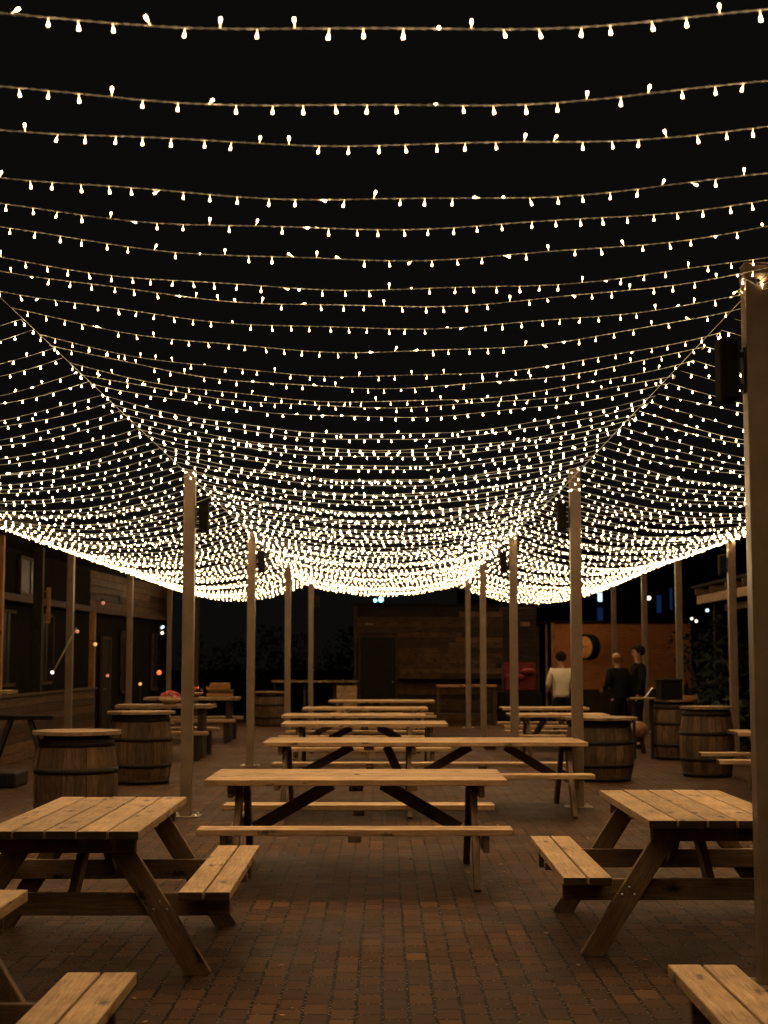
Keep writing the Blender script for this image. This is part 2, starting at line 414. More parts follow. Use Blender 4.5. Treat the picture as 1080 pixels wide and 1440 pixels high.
def strand(xa, za, xb, zb, Y, near, side, extra=None):
    """one strand hung between the carrier wires at xa and xb"""
    sag = sag_of(Y, side) * R.uniform(.88, 1.14)
    dY0, dY1 = R.uniform(-.05, .05), R.uniform(-.05, .05)
    ph = R.random() * 6
    def P(t):
        X = xa + (xb - xa) * t; z = za + (zb - za) * t - sag * 4 * t * (1 - t)
        return Vector((X, Y + dY0 * (1 - t) + dY1 * t + .012 * math.sin(9 * t + ph), z + .006 * math.sin(23 * t + ph)))
    N = 380 if near else 22
    pts = [P(i / N) for i in range(N + 1)]
    if Y > 13: extra = None
    if extra is not None:   # the end runs along the wire to the next strand
        xe = xb if extra > 0 else xa; ze = zb if extra > 0 else za
        run = [Vector((xe + R.uniform(-.01, .01), Y + k * .105, ze - .015 * R.random())) for k in range(1, 2 if Y < 13 else 3)]
        pts = pts + run if extra > 0 else run[::-1] + pts
    r = .0028 if near else .0022
    sg = 6 if near else 3
    vs, fs, mi = [], [], []
    for i, p in enumerate(pts):
        d = (pts[min(i + 1, len(pts) - 1)] - pts[max(0, i - 1)]).normalized()
        x = d.cross(Vector((0, 0, 1))).normalized(); y = d.cross(x)
        tw = i * .95
        for k in range(sg):
            vs.append(p + (x * math.cos(2 * PI * k / sg + tw) + y * math.sin(2 * PI * k / sg + tw)) * r * ((1.35, .8, .8)[k % 3] if near else 1))
    for i in range(len(pts) - 1):
        for k in range(sg):
            fs.append((i * sg + k, i * sg + (k + 1) % sg, (i + 1) * sg + (k + 1) % sg, (i + 1) * sg + k)); mi.append(0)
    nb = int(abs(xb - xa) / .1012); places = []; sh = R.uniform(-.5, .5)
    for i in range(nb):
        t = (i + .5 + sh + R.uniform(-.12, .12)) / nb
        if not 0 < t < 1: continue
        places.append(P(t))
    if extra is not None: places += [q + Vector((R.uniform(-.012, .012), R.uniform(-.03, .03), 0)) for q in run]
    if not near:
        for q in places:
            m = bulb_dir(); o = len(vs)
            vs += [q + m @ Vector(v) for v in FARB[0]]
            fs += [tuple(o + a for a in f) for f in FARB[1]]; mi += [1 + a for a in FARB[2]]
    me = bpy.data.meshes.new('string_light'); me.from_pydata(vs, [], fs)
    me.materials.append(M['cable'])
    for k in BM: me.materials.append(M[k])
    me.polygons.foreach_set('material_index', mi)
    o = link('string_light', me)
    if near:
        for q in places:
            b = link('bulb', me_bulb, o); b.location = q
            b.rotation_euler = bulb_dir().to_euler()
            s_ = R.uniform(.84, 1.0); b.scale = (s_, s_, s_)
    return o

XL, XR, XO = -2.07, 2.0, 5.62
def wire_z(Y):  # carrier wires sag a little between posts
    return 3.575
ORD = ['topmost', 'second', 'third', 'fourth', 'fifth', 'sixth', 'seventh', 'eighth', 'ninth', 'tenth', 'eleventh', 'twelfth', 'thirteenth', 'fourteenth']
YC = [4.22, 4.746, 5.174, 5.708, 6.14, 6.519, 7.11, 7.376, 7.924, 8.272, 8.983, 9.331, 9.867, 10.318]
Y = 10.32
YF = []
while Y < 38.0:
    Y += (.46 if len(YF) % 2 else .36) * (1 + max(0, Y - 12) / 160)
    YF.append(Y)
for i, y in enumerate(YC):
    o = strand(XL, wire_z(y), XR, wire_z(y), y, True, False, (1 if i % 2 else -1) if y > 8 else None)
    prop(o, 'topmost strand of warm bulbs against the black sky' if i == 0 else '%s strand of warm bulbs down from the top of the black sky' % ORD[i], 'string light', 'fairy light strands over the middle aisle')
GM = 'dense fairy light strands over the middle aisle'
for i, y in enumerate(YF):
    prop(strand(XL, wire_z(y), XR, wire_z(y), y, False, False, 1 if i % 2 else -1), 'thin strand of small bulbs in the dense middle of the canopy', 'string light', GM)
for sgn, lab, gr, y1 in ((-1, 'thin strand of small bulbs in the left bay of the canopy', 'fairy light strands over the left bay', 39.9),
                         (1, 'thin strand of small bulbs in the right bay of the canopy', 'fairy light strands over the right bay', 40.7)):
    y = 8.55; i = 0
    while y < y1:
        xi = XL if sgn < 0 else XR
        xo = sgn * XO + (sgn * .35 * max(0, (y - 30) / 10) if sgn > 0 else 0)
        o = strand(xi, wire_z(y), xo, wire_z(y), y, False, True, -1 if i % 2 else 1) if sgn > 0 else strand(xo, wire_z(y), xi, wire_z(y), y, False, True, -1 if i % 2 else 1)
        prop(o, lab, 'string light', gr)
        y += (.46 if i % 2 else .37) * (1 + max(0, y - 12) / 160); i += 1
# strands over the near end of the yard, behind and beside the camera, light the fronts of the tables
GB = 'strands over the near end of the yard'
for i in range(9):
    y = 3.5 - i * .66
    prop(strand(XL, 3.575, XR, 3.575, y, False, False), 'strand of warm bulbs hung over the near end of the yard', 'string light', GB)
for i in range(6):
    y = 8.0 - i * .75
    prop(strand(XR, 3.575, XO, 3.575, y, False, True), 'strand of warm bulbs hung over the near right bay', 'string light', 'strands over the near right bay')
    prop(strand(-XO, 3.575, XL, 3.575, y, False, True), 'strand of warm bulbs hung over the near left bay', 'string light', 'strands over the near left bay')
# carrier wires
def wire(pts, lab):
    m = MB(); full = []
    for a, b in zip(pts, pts[1:]):
        a = Vector(a); b = Vector(b)
        for k in range(8): full.append(a.lerp(b, k / 8))
    full.append(Vector(pts[-1])); m.tube(full, .0022, 5)
    prop(m.build('carrier_wire', M['cable']), lab, 'wire', 'carrier wires along the post rows')
wire([(XL, -3, 3.58), (XL, 7.9, 3.58), (XL, 16.3, 3.59), (XL, 24, 3.58), (XL, 31.9, 3.58), (XL + .2, 38, 3.58)], 'pale carrier wire along the left inner post row')
wire([(XR, -3, 3.58), (XR - .06, 7.9, 3.58), (XR + .05, 17.3, 3.6), (XR, 24, 3.58), (XR, 30.8, 3.58), (XR, 38, 3.58)], 'pale carrier wire along the right inner post row')
wire([(-XO, -3, 3.58), (-XO, 27.6, 3.58), (-XO, 39.8, 3.58)], 'carrier wire along the outer left posts')
wire([(XO, -3, 3.58), (XO, 24.4, 3.58), (XO + .1, 30, 3.58), (XO + .35, 40.7, 3.58)], 'carrier wire along the outer right posts')
# a short strand wound round the head of the close right post
m = MB(); pts = []
for k in range(41):
    a = k / 40 * 4 * PI + PI; q = .074
    cx, cy = math.cos(a), math.sin(a); f = q / max(abs(cx), abs(cy))
    pts.append((1.95 + cx * f, 7.9 + cy * f, 3.60 + .05 * math.sin(k * .9) * .5 - k * .0007))
m.tube(pts, .003, 5)
o = m.build('string_light', M['cable'])
for k in range(2, 41, 6):
    b = link('bulb', me_bulb, o); b.location = pts[k]; b.rotation_euler = bulb_dir().to_euler()
prop(o, 'short strand wound round the head of the closest right post', 'string light')

# ------------------------------------------------------------------ picnic tables
ZT, ZS = .765, .46
def make_table(name, L, W, Sp, foot, planks, frames, centres, out, bl=None, zt=ZT, braces=True, hole=False, fine=True):
    """local X runs along the table; Sp = overall width across the benches, foot = half spread of the feet"""
    bl = bl or L; bv = .005 if fine else .003
    root = empty(name, (0, 0, 0))
    m = MB(); pw = W / planks
    for i in range(planks):
        y = -W / 2 + pw * (i + .5); j = R.uniform(-.004, .004)
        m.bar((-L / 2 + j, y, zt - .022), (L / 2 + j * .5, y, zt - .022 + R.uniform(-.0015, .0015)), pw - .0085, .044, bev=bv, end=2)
    if hole: m.lathe([(.0, .0012), (.026, .0012), (.026, -.003)], (0, 0, zt), 16, mi=1)
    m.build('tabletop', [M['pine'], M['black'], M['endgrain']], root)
    for s in (-1, 1):
        m = MB()
        for i in range(2):
            y = s * (Sp / 2 - .068 - i * .137)
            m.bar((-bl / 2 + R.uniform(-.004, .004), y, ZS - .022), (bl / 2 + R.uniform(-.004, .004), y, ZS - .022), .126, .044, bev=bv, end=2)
        for cx in centres: m.bar((cx, s * (Sp / 2 - .0), ZS - .066), (cx, s * (Sp / 2 - .265), ZS - .066), .09, .043, bev=.003, mi=1)
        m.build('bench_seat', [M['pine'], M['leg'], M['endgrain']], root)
    hw = min(W / 2 - .12, .30)
    for fx in frames:
        d = 1 if fx > 0 else -1
        if abs(fx) < .3: d = 1
        for s in (-1, 1):
            m = MB()
            a = Vector((fx, s * (hw - .06), zt - .045)); b = Vector((fx, s * (foot - .055), 0.0))
            m.bar(a, b + (b - a).normalized() * .02, .118, .05, up=(1, 0, 0), bev=bv)
            # cut the foot flat on the paving and the head flat under the top
            geom = list(m.bm.verts) + list(m.bm.edges) + list(m.bm.faces)
            bmesh.ops.bisect_plane(m.bm, geom=geom, plane_co=(0, 0, .001), plane_no=(0, 0, -1), clear_outer=True)
            geom = list(m.bm.verts) + list(m.bm.edges) + list(m.bm.faces)
            bmesh.ops.bisect_plane(m.bm, geom=geom, plane_co=(0, 0, zt - .0465), plane_no=(0, 0, 1), clear_outer=True)
            bmesh.ops.holes_fill(m.bm, edges=[e for e in m.bm.edges if e.is_boundary], sides=0)
            if fine:   # bolt heads where leg meets beam and support
                for zz, oy in ((ZS - .085, .03), (ZS - .125, -.025), (ZS - .125, .045), (zt - .10, 0)):
                    t = (a.z - zz) / (a.z - b.z); y = a.y + (b.y - a.y) * t + oy * s
                    for e in (-1, 1): m.lathe([(.0, .030), (.007, .0295), (.009, .0245)], (fx, y, zz), 8, axis=(e, 0, 0), mi=1)
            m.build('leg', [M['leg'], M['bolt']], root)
        m = MB(); xs = fx + d * .049
        m.bar((xs, -W / 2 + .045, zt - .09), (xs, W / 2 - .045, zt - .09), .045, .088, up=(0, 0, 1), bev=.012)
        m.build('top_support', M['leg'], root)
        m = MB(); xs = fx + (d if out else -d) * .0485
        m.bar((xs, -Sp / 2 + .03, ZS - .105), (xs, Sp / 2 - .03, ZS - .105), .044, .118, bev=bv)
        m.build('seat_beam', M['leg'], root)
    for cx in centres:
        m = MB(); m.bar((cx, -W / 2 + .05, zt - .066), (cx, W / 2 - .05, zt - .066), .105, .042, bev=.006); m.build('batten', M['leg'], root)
    if braces:
        for fx in frames:
            for cx in centres:
                if abs(fx - cx) > 1.3: continue
                sg = 1 if cx > fx else -1
                m = MB(); m.bar((fx + sg * .09, 0, ZS - .10), (cx - sg * .19, 0, zt - .07), .095, .045, up=(0, 1, 0), bev=.004)
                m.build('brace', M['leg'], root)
    return root

def place(root, x, y, rz, lab, group, cat='picnic table'):
    root.location = (x, y, 0); root.rotation_euler = (0, 0, rz); return prop(root, lab, cat, group)
GA = 'narrow picnic tables set end on along the aisle sides'
def side_table(): return make_table('picnic_table', 1.98, .81, 1.745, .745, 5, (-.73, .73), (0,), False)
nt = side_table()
place(nt, -1.655, 8.90, PI / 2 + .004, 'picnic table left of the aisle, before the barrels, with bright knotty top', GA)
t = side_table(); place(t, 1.845, 9.42, PI / 2 - .004, 'picnic table right of the aisle, half behind the closest post', GA)
t = make_table('picnic_table', 1.98, .91, 1.745, .745, 6, (-.73, .73), (0,), False); place(t, -1.80, 4.92, PI / 2, 'picnic table cut by the lower left corner', GA)
t = side_table(); place(t, 1.965, 5.07, PI / 2, 'picnic table cut by the lower right corner, only its bench showing', GA)
GC = 'broad picnic tables set across the middle of the yard'
t1 = make_table('picnic_table', 2.21, 1.12, 2.10, .82, 7, (-.87, .87), (0,), True, bl=2.21, hole=True)
place(t1, -.205, 11.83, 0, 'closest broad picnic table across the aisle, with parasol hole', GC)
t2 = make_table('picnic_table', 3.46, 1.08, 2.10, .92, 7, (-1.50, -.17, 1.54), (-.60, .70), True, bl=3.46)
place(t2, .44, 16.95, 0, 'extra long picnic table with three pairs of legs, second in line', GC)
t3 = make_table('picnic_table', 2.30, 1.05, 2.05, .85, 7, (-.88, .88), (0,), True, bl=2.34, fine=False)
place(t3, -.27, 21.75, 0, 'third broad picnic table in line, behind the extra long one', GC)
for x, y, lab in ((-.48, 25.0, 'fourth broad picnic table in line, its top reaching furthest left'),
                  (-.345, 28.7, 'fifth broad picnic table in line, only its top edge showing'),
                  (-.05, 33.9, 'last broad picnic table in line, before the planked kiosk')):
    t = copy_tree(t3); place(t, x, y, 0, lab, GC)
GR = 'small picnic tables beyond the right posts'
t5 = make_table('picnic_table', 1.60, .95, 1.9, .75, 6, (-.5, .5), (0,), True, fine=False)
place(t5, 2.98, 28.8, 0, 'picnic table right before the person in a white shirt', GR)
t = copy_tree(t5); place(t, 2.83, 25.2, 0, 'picnic table left of the big disc-topped barrel', GR)
t6 = make_table('picnic_table', 1.9, .8, 1.75, .74, 5, (-.62, .62), (0,), True, bl=2.5, fine=False)
place(t6, 5.25, 19.0, -.06, 'picnic table beside the stacked barrels, mostly hidden by the closest post', GR)

# heavier tables with solid panel legs on the left
def panel_table(lab, x, y, L, zt, bz):
    root = empty('bench_table', (x, y, 0))
    m = MB()
    for i in range(5): m.bar((-L / 2, -.4 + .16 * (i + .5), zt - .03), (L / 2, -.4 + .16 * (i + .5), zt - .03), .155, .06)
    m.build('tabletop', M['disc'], root)
    for s in (-1, 1):
        m = MB(); m.box((s * (L / 2 - .2), 0, (zt - .06) / 2), (.09, .6, zt - .062)); m.build('leg', M['darkwood'], root)
        m = MB()
        for i in range(2): m.bar((-L / 2, s * (.78 + .15 * i), bz - .03), (L / 2, s * (.78 + .15 * i), bz - .03), .145, .055)
        m.build('bench_seat', M['disc'], root)
        for q in (-1, 1):
            m = MB(); m.bar((q * (L / 2 - .18), s * .855, 0.002), (q * (L / 2 - .18), s * .855, bz - .058), .08, .26); m.build('bench_leg', M['iron'], root)
    prop(root, lab, 'table', 'heavy plank tables on the left')
panel_table('heavy plank table behind the barrels with a red flower bowl on it', -3.7, 26.2, 1.62, .89, .47)
panel_table('heavy plank table carrying the pile of wooden trays', -3.9, 31.4, 1.9, .89, .47)

# ------------------------------------------------------------------ barrels
def barrel(lab, x, y, h, rmid, rtop, disc, zt, rz=0.0, group='wooden barrels used as tables'):
    root = empty('barrel_table', (x, y, 0), rz)
    H = [i / 10 for i in range(11)]
    def rad(t): return rtop + (rmid - rtop) * math.sin(PI * t) ** .9 if 0 < t < 1 else rtop
    m = MB(); n = 22
    for k in range(n):
        a0 = 2 * PI * k / n + .006; a1 = 2 * PI * (k + 1) / n - .006; off = R.uniform(-.004, .004); u0 = R.random() * 30
        prev = None
        for i, t in enumerate(H):
            r = rad(t) + off
            cur = [m.bm.verts.new((r * math.cos(a), r * math.sin(a), .002 + t * h)) for a in (a0, (a0 + a1) / 2, a1)]
            if prev:
                for q in (0, 1):
                    f = m.bm.faces.new((prev[q], prev[q + 1], cur[q + 1], cur[q])); f.smooth = True
                    for lo, uv in zip(f.loops, ((H[i - 1] * h, q * .06), (H[i - 1] * h, q * .06 + .06), (t * h, q * .06 + .06), (t * h, q * .06))): lo[m.uv].uv = (uv[0] + u0, uv[1] + u0)
            prev = cur
    m.build('staves', M['stave'], root)
    m = MB(); m.lathe([(0, h * .2), (rtop * .97, h * .2), (rad(.5) - .02, h * .5), (rtop * .97, h - .03), (0, h - .03)], (0, 0, 0), 22); m.build('inner_drum', M['darkwood'], root)
    for t, wd in ((.035, .05), (.27, .055), (.66, .055), (.955, .06)):
        m = MB(); za, zb = t * h - wd / 2 + .004, t * h + wd / 2 + .004
        ra, rb = rad(max(.001, min(.999, za / h))) + .007, rad(max(.001, min(.999, zb / h))) + .007
        m.lathe([(ra - .004, za), (ra, za), (rb, zb), (rb - .004, zb)], (0, 0, 0), 32)
        m.lathe([(0, .008), (.012, .006), (.014, 0)], (ra * math.cos(-1.1), ra * math.sin(-1.1), (za + zb) / 2), 8, axis=(math.cos(-1.1), math.sin(-1.1), 0))
        m.build('hoop', M['iron'], root)
    m = MB(); m.lathe([(0, h + .001), (rtop * .9, h + .001), (rtop * .9, zt - .035)], (0, 0, 0), 20); m.build('riser', M['black'], root)
    m = MB(); d = disc / 2; b = bmesh.new()
    nb = 7
    for i in range(nb):   # boards of the round top, cut to the circle
        ya = -d + 2 * d * i / nb + .002; yb = -d + 2 * d * (i + 1) / nb - .002
        top = []
        for q in range(9):
            yy = ya + (yb - ya) * q / 8; top.append((math.sqrt(max(1e-4, d * d - yy * yy)), yy))
        ring = top + [(-px, py) for px, py in reversed(top)]
        lo_ = [m.bm.verts.new((px, py, zt - .034)) for px, py in ring]; hi_ = [m.bm.verts.new((px, py, zt)) for px, py in ring]
        fs = [m.bm.faces.new(hi_), m.bm.faces.new(lo_[::-1])] + [m.bm.faces.new((lo_[q], lo_[(q + 1) % len(ring)], hi_[(q + 1) % len(ring)], hi_[q])) for q in range(len(ring))]
        for f in fs:
            for lp in f.loops: lp[m.uv].uv = (lp.vert.co.x + i * 3.1, lp.vert.co.y + lp.vert.co.z)
    b.free()
    m.build('round_top', M['disc'], root)
    return prop(root, lab, 'barrel', group)
barrel('dark banded barrel table right behind the left picnic table', -2.985, 15.0, .875, .405, .35, .85, .955, .3)
barrel('barrel table between the front left barrel and the steel post', -3.26, 20.7, .89, .42, .37, .90, .955, 1.0)
barrel('large barrel with broad round top behind the right post', 2.96, 21.2, .79, .47, .41, 1.04, .86, .2)
barrel('barrel carrying the black box and wooden tray', 4.86, 25.7, .90, .40, .34, .70, .985, .8)
barrel('barrel with a flat top beside the partly hidden right table', 4.58, 21.9, .92, .385, .33, .74, .985, 1.7)
barrel('small pale keg standing by the far left counter', -2.86, 38.6, .80, .40, .35, .78, .86, .5)

# ------------------------------------------------------------------ small things on the tables
def flower_bowl(lab, x, y, z):
    root = empty('flower_bowl', (x, y, z))
    m = MB(); m.lathe([(0, .002), (.1, .002), (.19, .07), (.2, .10), (.185, .10), (.15, .06), (0, .05)], (0, 0, 0), 18); m.build('bowl', M['clay'], root)
    m = MB()
    for k in range(46):
        a = R.random() * 6.28; q = .185 * math.sqrt(R.random())
        p = (q * math.cos(a), q * math.sin(a), .11 + .10 * (1 - (q / .19) ** 2) + R.uniform(-.01, .02))
        for e in range(5):
            b = a + e * 1.2566; m.blob((p[0] + .018 * math.cos(b), p[1] + .018 * math.sin(b), p[2]), .017, mi=0 if k % 3 else 1, sub=1, sc=(1, 1, .6))
    m.build('blossoms', [M['flower_red'], M['flower_pink']], root)
    prop(root, lab, 'flowers', 'bowls of red flowers')
flower_bowl('bowl of red blossoms on the nearer heavy plank table', -3.62, 26.1, .892)
flower_bowl('bowl of pinkish blossoms right of the tall steel post', -3.86, 31.2, .892)
for i, (dx, ww, c_) in enumerate(((0, .50, 'amber'), (.02, .46, 'midwood'), (-.03, .42, 'amber'), (.0, .36, 'amber'))):
    root = empty('tray', (-3.36 + dx, 31.5, .892 + i * .072), R.uniform(-.1, .1))
    m = MB(); m.box((0, 0, .009), (ww, .32, .014)); m.build('bottom', M[c_], root)
    for s in (-1, 1):
        m = MB(); m.box((0, s * .161, .036), (ww + .026, .014, .066)); m.build('side', M[c_], root)
        m = MB(); m.box((s * (ww / 2 + .007), 0, .036), (.013, .306, .064)); m.build('end', M[c_], root)
    prop(root, ['lowest wooden tray of the pile on the far plank table', 'second wooden tray from the bottom of the pile', 'third wooden tray up in the pile', 'top wooden tray of the pile on the far plank table'][i], 'tray', 'pile of wooden trays')

# things on and by the right barrels
root = empty('storage_box', (4.73, 25.55, .987), .1)
m = MB(); m.box((0, 0, .15), (.36, .34, .296), bev=.015); m.build('body', M['black'], root)
m = MB(); m.box((0, 0, .318), (.385, .365, .036), bev=.012); m.build('lid', M['black'], root)
m = MB(); m.tube([(-.07, 0, .336), (-.07, 0, .36), (.07, 0, .36), (.07, 0, .336)], .008, 6); m.build('handle', M['iron'], root)
prop(root, 'black lidded box standing on the right hand barrel', 'box')
root = empty('tray', (5.05, 25.6, .987), -.1)
m = MB(); m.box((0, 0, .009), (.26, .24, .014)); m.build('bottom', M['amber'], root)
for s in (-1, 1):
    m = MB(); m.box((0, s * .121, .035), (.28, .014, .066)); m.build('side', M['amber'], root)
m = MB(); m.lathe([(.02, .016), (.02, .12), (.008, .15), (.008, .19), (0, .19)], (.05, 0, 0), 10); m.build('bottle', M['glass'], root)
prop(root, 'small wooden tray with a bottle beside the black box', 'tray')
root = empty('serving_stand', (4.30, 25.6, 0))
m = MB(); m.box((0, 0, 1.005), (.40, .3, .03)); m.build('shelf', M['disc'], root)
for s in (-1, 1):
    m = MB(); m.bar((s * .15, 0, .002), (s * .15, 0, .989), .05, .05); m.build('leg', M['iron'], root)
m = MB(); m.tube([(.02, 0, 1.02), (.06, 0, 1.04), (.12, 0, 1.12), (.16, 0, 1.18)], .012, 6); m.build('tap', M['bolt'], root)
prop(root, 'narrow dark stand with a metal tap, left of the black box', 'stand')
root = empty('log_stool', (4.50, 27.3, 0))
m = MB(); m.lathe([(0, .14), (.135, .14), (.14, .12), (.14, -.12), (.135, -.14), (0, -.14)], (0, 0, .42), 20, axis=(.1, -1, 0)); m.build('log', M['amber'], root)
for s in (-1, 1):
    m = MB(); m.bar((s * .09, 0, .002), (s * .05, 0, .30), .05, .2); m.build('leg', M['darkwood'], root)
prop(root, 'round cut log end on dark feet beside the big barrel', 'stool')

# ------------------------------------------------------------------ left veranda building
root = empty('veranda_building', (-6.6, 30, 0))
def W_(p): return (p[0] + 6.6, p[1] - 30, p[2])
def wallseg(m, a, b, z0, z1, th=.12, mi=0):
    m.bar(W_((a[0], a[1], (z0 + z1) / 2)), W_((b[0], b[1], (z0 + z1) / 2)), th, z1 - z0, bev=.003, mi=mi)
fac = [(-7.1, 12.0), (-6.95, 22.0), (-6.42, 33.0), (-6.22, 36.0), (-5.98, 38.5), (-5.80, 41.0)]
m = MB()
for a, b in zip(fac, fac[1:]): wallseg(m, a, b, 0, 4.2)
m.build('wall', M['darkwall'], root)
def on_fac(y):
    for a, b in zip(fac, fac[1:]):
        if a[1] <= y <= b[1]:
            t = (y - a[1]) / (b[1] - a[1]); return a[0] + (b[0] - a[0]) * t
m = MB()
for i in range(5):   # timber boards of the fascia, following the bend
    z0 = 2.78 + i * .16
    for a, b in zip(fac[2:], fac[3:]): m.bar(W_((a[0] + .075, a[1], z0 + .08)), W_((b[0] + .075, b[1] + .02, z0 + .08)), .03, .153, bev=.003)
m.build('fascia', M['kioskwood'], root)
m = MB()
for i in range(9):
    y = 33.4 + i * .8; x = on_fac(y) + .10
m.lathe([(0, .01), (.10, .01), (.12, 0)], W_((on_fac(35.6) + .095, 35.6, 3.05)), 12, axis=(1, 0, 0)); m.build('wall_roundel', M['iron'], root)
m = MB(); m.box(W_((on_fac(36.6) + .10, 36.6, 3.03)), (.02, .5, .1)); m.build('wall_plaque', M['iron'], root)
m = MB(); wallseg(m, (-6.75, 14), (-6.32, 33), 2.66, 2.78, .2); wallseg(m, (-6.32, 33), (-5.68, 41), 2.66, 2.775, .2); m.build('eaves_beam', M['midwood'], root)
m = MB(); wallseg(m, (-6.2, 12), (-6.2, 33), 3.62, 3.72, 2.0); m.build('roof', M['roof'], root)
for k, (y, w_, z0, z1) in enumerate(((24.5, 1.5, 1.2, 2.5), (27.0, 1.5, 1.2, 2.5), (29.5, 1.4, 1.2, 2.5), (25.6, 1.6, 2.85, 3.5), (28.4, 1.6, 2.85, 3.5), (36.4, 1.2, .9, 2.3), (39.4, 1.2, .9, 2.3))):
    x = on_fac(y) + .065; wm = MB()
    for s in (-1, 1):
        wm.bar(W_((x, y + s * w_ / 2, z0)), W_((x, y + s * w_ / 2, z1)), .06, .07)
        wm.bar(W_((x, y - w_ / 2, z0 if s < 0 else z1)), W_((x, y + w_ / 2, z0 if s < 0 else z1)), .05, .06)
    wm.bar(W_((x, y, z0)), W_((x, y, z1)), .04, .05)
    f = wm.build('window', M['midwood'], root)
    wm = MB(); wm.box(W_((x - .0, y, (z0 + z1) / 2)), (.012, w_ - .06, z1 - z0 - .06), bev=0); wm.build('pane', M['glass'], f)
x = on_fac(34.4) + .075
m = MB(); m.box(W_((x, 34.4, 1.05)), (.05, .9, 2.09)); d = m.build('door', M['door'], root)
m = MB()
for s in (-1, 1): m.bar(W_((x + .02, 34.4 + s * .49, 0.002)), W_((x + .02, 34.4 + s * .49, 2.16)), .07, .07)
m.bar(W_((x + .02, 33.95, 2.13)), W_((x + .02, 34.85, 2.13)), .06, .07); m.build('frame', M['midwood'], d)
m = MB(); m.tube([W_((x + .03, 34.05, 1.0)), W_((x + .08, 34.05, 1.0)), W_((x + .08, 34.17, 1.0))], .012, 6); m.build('handle', M['bolt'], d)
for (x, y, mm, ww) in ((-6.05, 24.1, 'amber', .11), (-6.05, 26.8, 'iron', .16), (-6.05, 29.6, 'darkwood', .12), (-6.12, 32.2, 'amber', .12)):
    m = MB(); m.bar(W_((x, y, .002)), W_((x, y, 3.6 if y < 31 else 2.655)), ww, ww); m.build('veranda_post', M[mm], root)
m = MB()
for s in (0, 1): m.bar(W_((-6.0, 26.9, 2.3 + s * .55)), W_((-5.9, 27.0, 2.3 + s * .55)), .02, .02)
m.bar(W_((-5.93, 27.05, 2.28)), W_((-5.93, 27.05, 2.92)), .07, .04); m.build('heater_tube', M['amber'], root)  # pale bar stands in for a bright reflection on the post
prop(root, 'dark low building with timber fascia and veranda on the left', 'building')

root = empty('timber_wall', (-5.95, 26, 0))
m = MB()
for i in range(7): m.bar((R.uniform(-.006, .006), -8, .075 + i * .148), (R.uniform(-.006, .006), 5.6, .075 + i * .148), .03, .142)
m.build('boards', M['kioskwood'], root)
for y in (-8, -5, -2, 1, 4):
    m = MB(); m.box((-.065, y, .53), (.09, .09, 1.05)); m.build('post', M['darkwood'], root)
m = MB(); m.bar((-.03, -8.1, 1.065), (-.03, 5.7, 1.065), .16, .04); m.build('cap_rail', M['midwood'], root)
prop(root, 'low wall of brown horizontal boards before the left building', 'wall')

root = empty('high_table', (-5.15, 19.6, 0))
m = MB()
for i in range(4): m.bar((-.42, -.3 + .15 * (i + .5), 1.232), (.42, -.3 + .15 * (i + .5), 1.232), .145, .045)
m.build('tabletop', M['disc'], root)
m = MB(); m.bar((0, 0, .02), (0, 0, 1.208), .08, .08); m.build('column', M['iron'], root)
m = MB(); m.box((0, 0, .011), (.5, .5, .02)); m.build('base', M['iron'], root)
prop(root, 'tall standing table with amber top at the left edge', 'table')
root = empty('trestle', (-4.62, 19.6, 0), .1)
m = MB(); m.box((.05, 0, .91), (.72, .3, .05)); m.build('top', M['black'], root)
for s in (-1, 1):
    for q in (-1, 1):
        m = MB(); m.bar((s * .12, q * .1, .884), (s * .42, q * .22, .003), .05, .04, up=(0, 1, 0)); m.build('leg', M['iron'], root)
prop(root, 'black trestle with splayed legs beside the timber wall', 'trestle')
root = empty('parasol_base', (-5.1, 20.2, 0))
m = MB(); m.box((0, 0, .10), (.75, .75, .196), bev=.03); m.build('slab', M['iron'], root)
m = MB(); m.lathe([(.045, .197), (.045, .42), (.03, .42), (.03, .197)], (0, 0, 0), 14); m.build('sleeve', M['iron'], root)
prop(root, 'square dark parasol base on the paving at the left edge', 'parasol base')

def lamp(name, lab, p, r, mat, kind='wall', cat='lamp', group=None):
    root = empty(name, p)
    m = MB(); m.blob((0, 0, 0), r, sub=2); m.build('bulb', M[mat], root)
    m = MB()
    if kind == 'wall': m.tube([(0, 0, r * .8), (0, 0, r * 1.9), (-.16, .05, r * 1.9)], r * .25, 6)
    elif kind == 'stem': m.tube([(0, 0, -r * .8), (0, 0, -p[2] + .003)], .012, 6)
    elif kind == 'hang': m.tube([(0, 0, r * .8), (0, 0, r + .5)], .006, 5)
    m.build('fitting', M['iron'], root)
    return prop(root, lab, cat, group)
lamp('wall_lamp', 'tiny pink lamp beside the outer left post', (-5.80, 29.0, 2.18), .035, 'pinklamp')
lamp('wall_lamp', 'tiny warm lamp on the amber veranda post', (-6.03, 32.05, 1.97), .04, 'candle')
lamp('wall_lamp', 'tiny pink lamp low beside the dark door', (-6.08, 33.8, 1.30), .035, 'pinklamp')
lamp('wall_lamp', 'tiny pink lamp on the timber fascia', (-6.22, 33.9, 2.90), .04, 'pinklamp')
lamp('hanging_lamp', 'orange red lantern hanging left of the outer post', (-5.50, 37.6, 1.34), .06, 'redlamp', 'hang')
lamp('candle', 'pale candle on the sill by the left building', (-5.42, 34.2, 1.11), .035, 'candle', 'stem', 'candle')
root = empty('wall_spotlight', (-5.62, 39.0, 2.42))
m = MB(); m.lathe([(0, .01), (.036, .0), (.03, -.1)], (0, 0, .07), 12, axis=(.5, -.8, .3)); m.build('upper_lamp', M['bluewhite'], root)
m = MB(); m.blob((-.02, 0, -.09), .04); m.build('lower_lamp', M['whitelamp'], root)
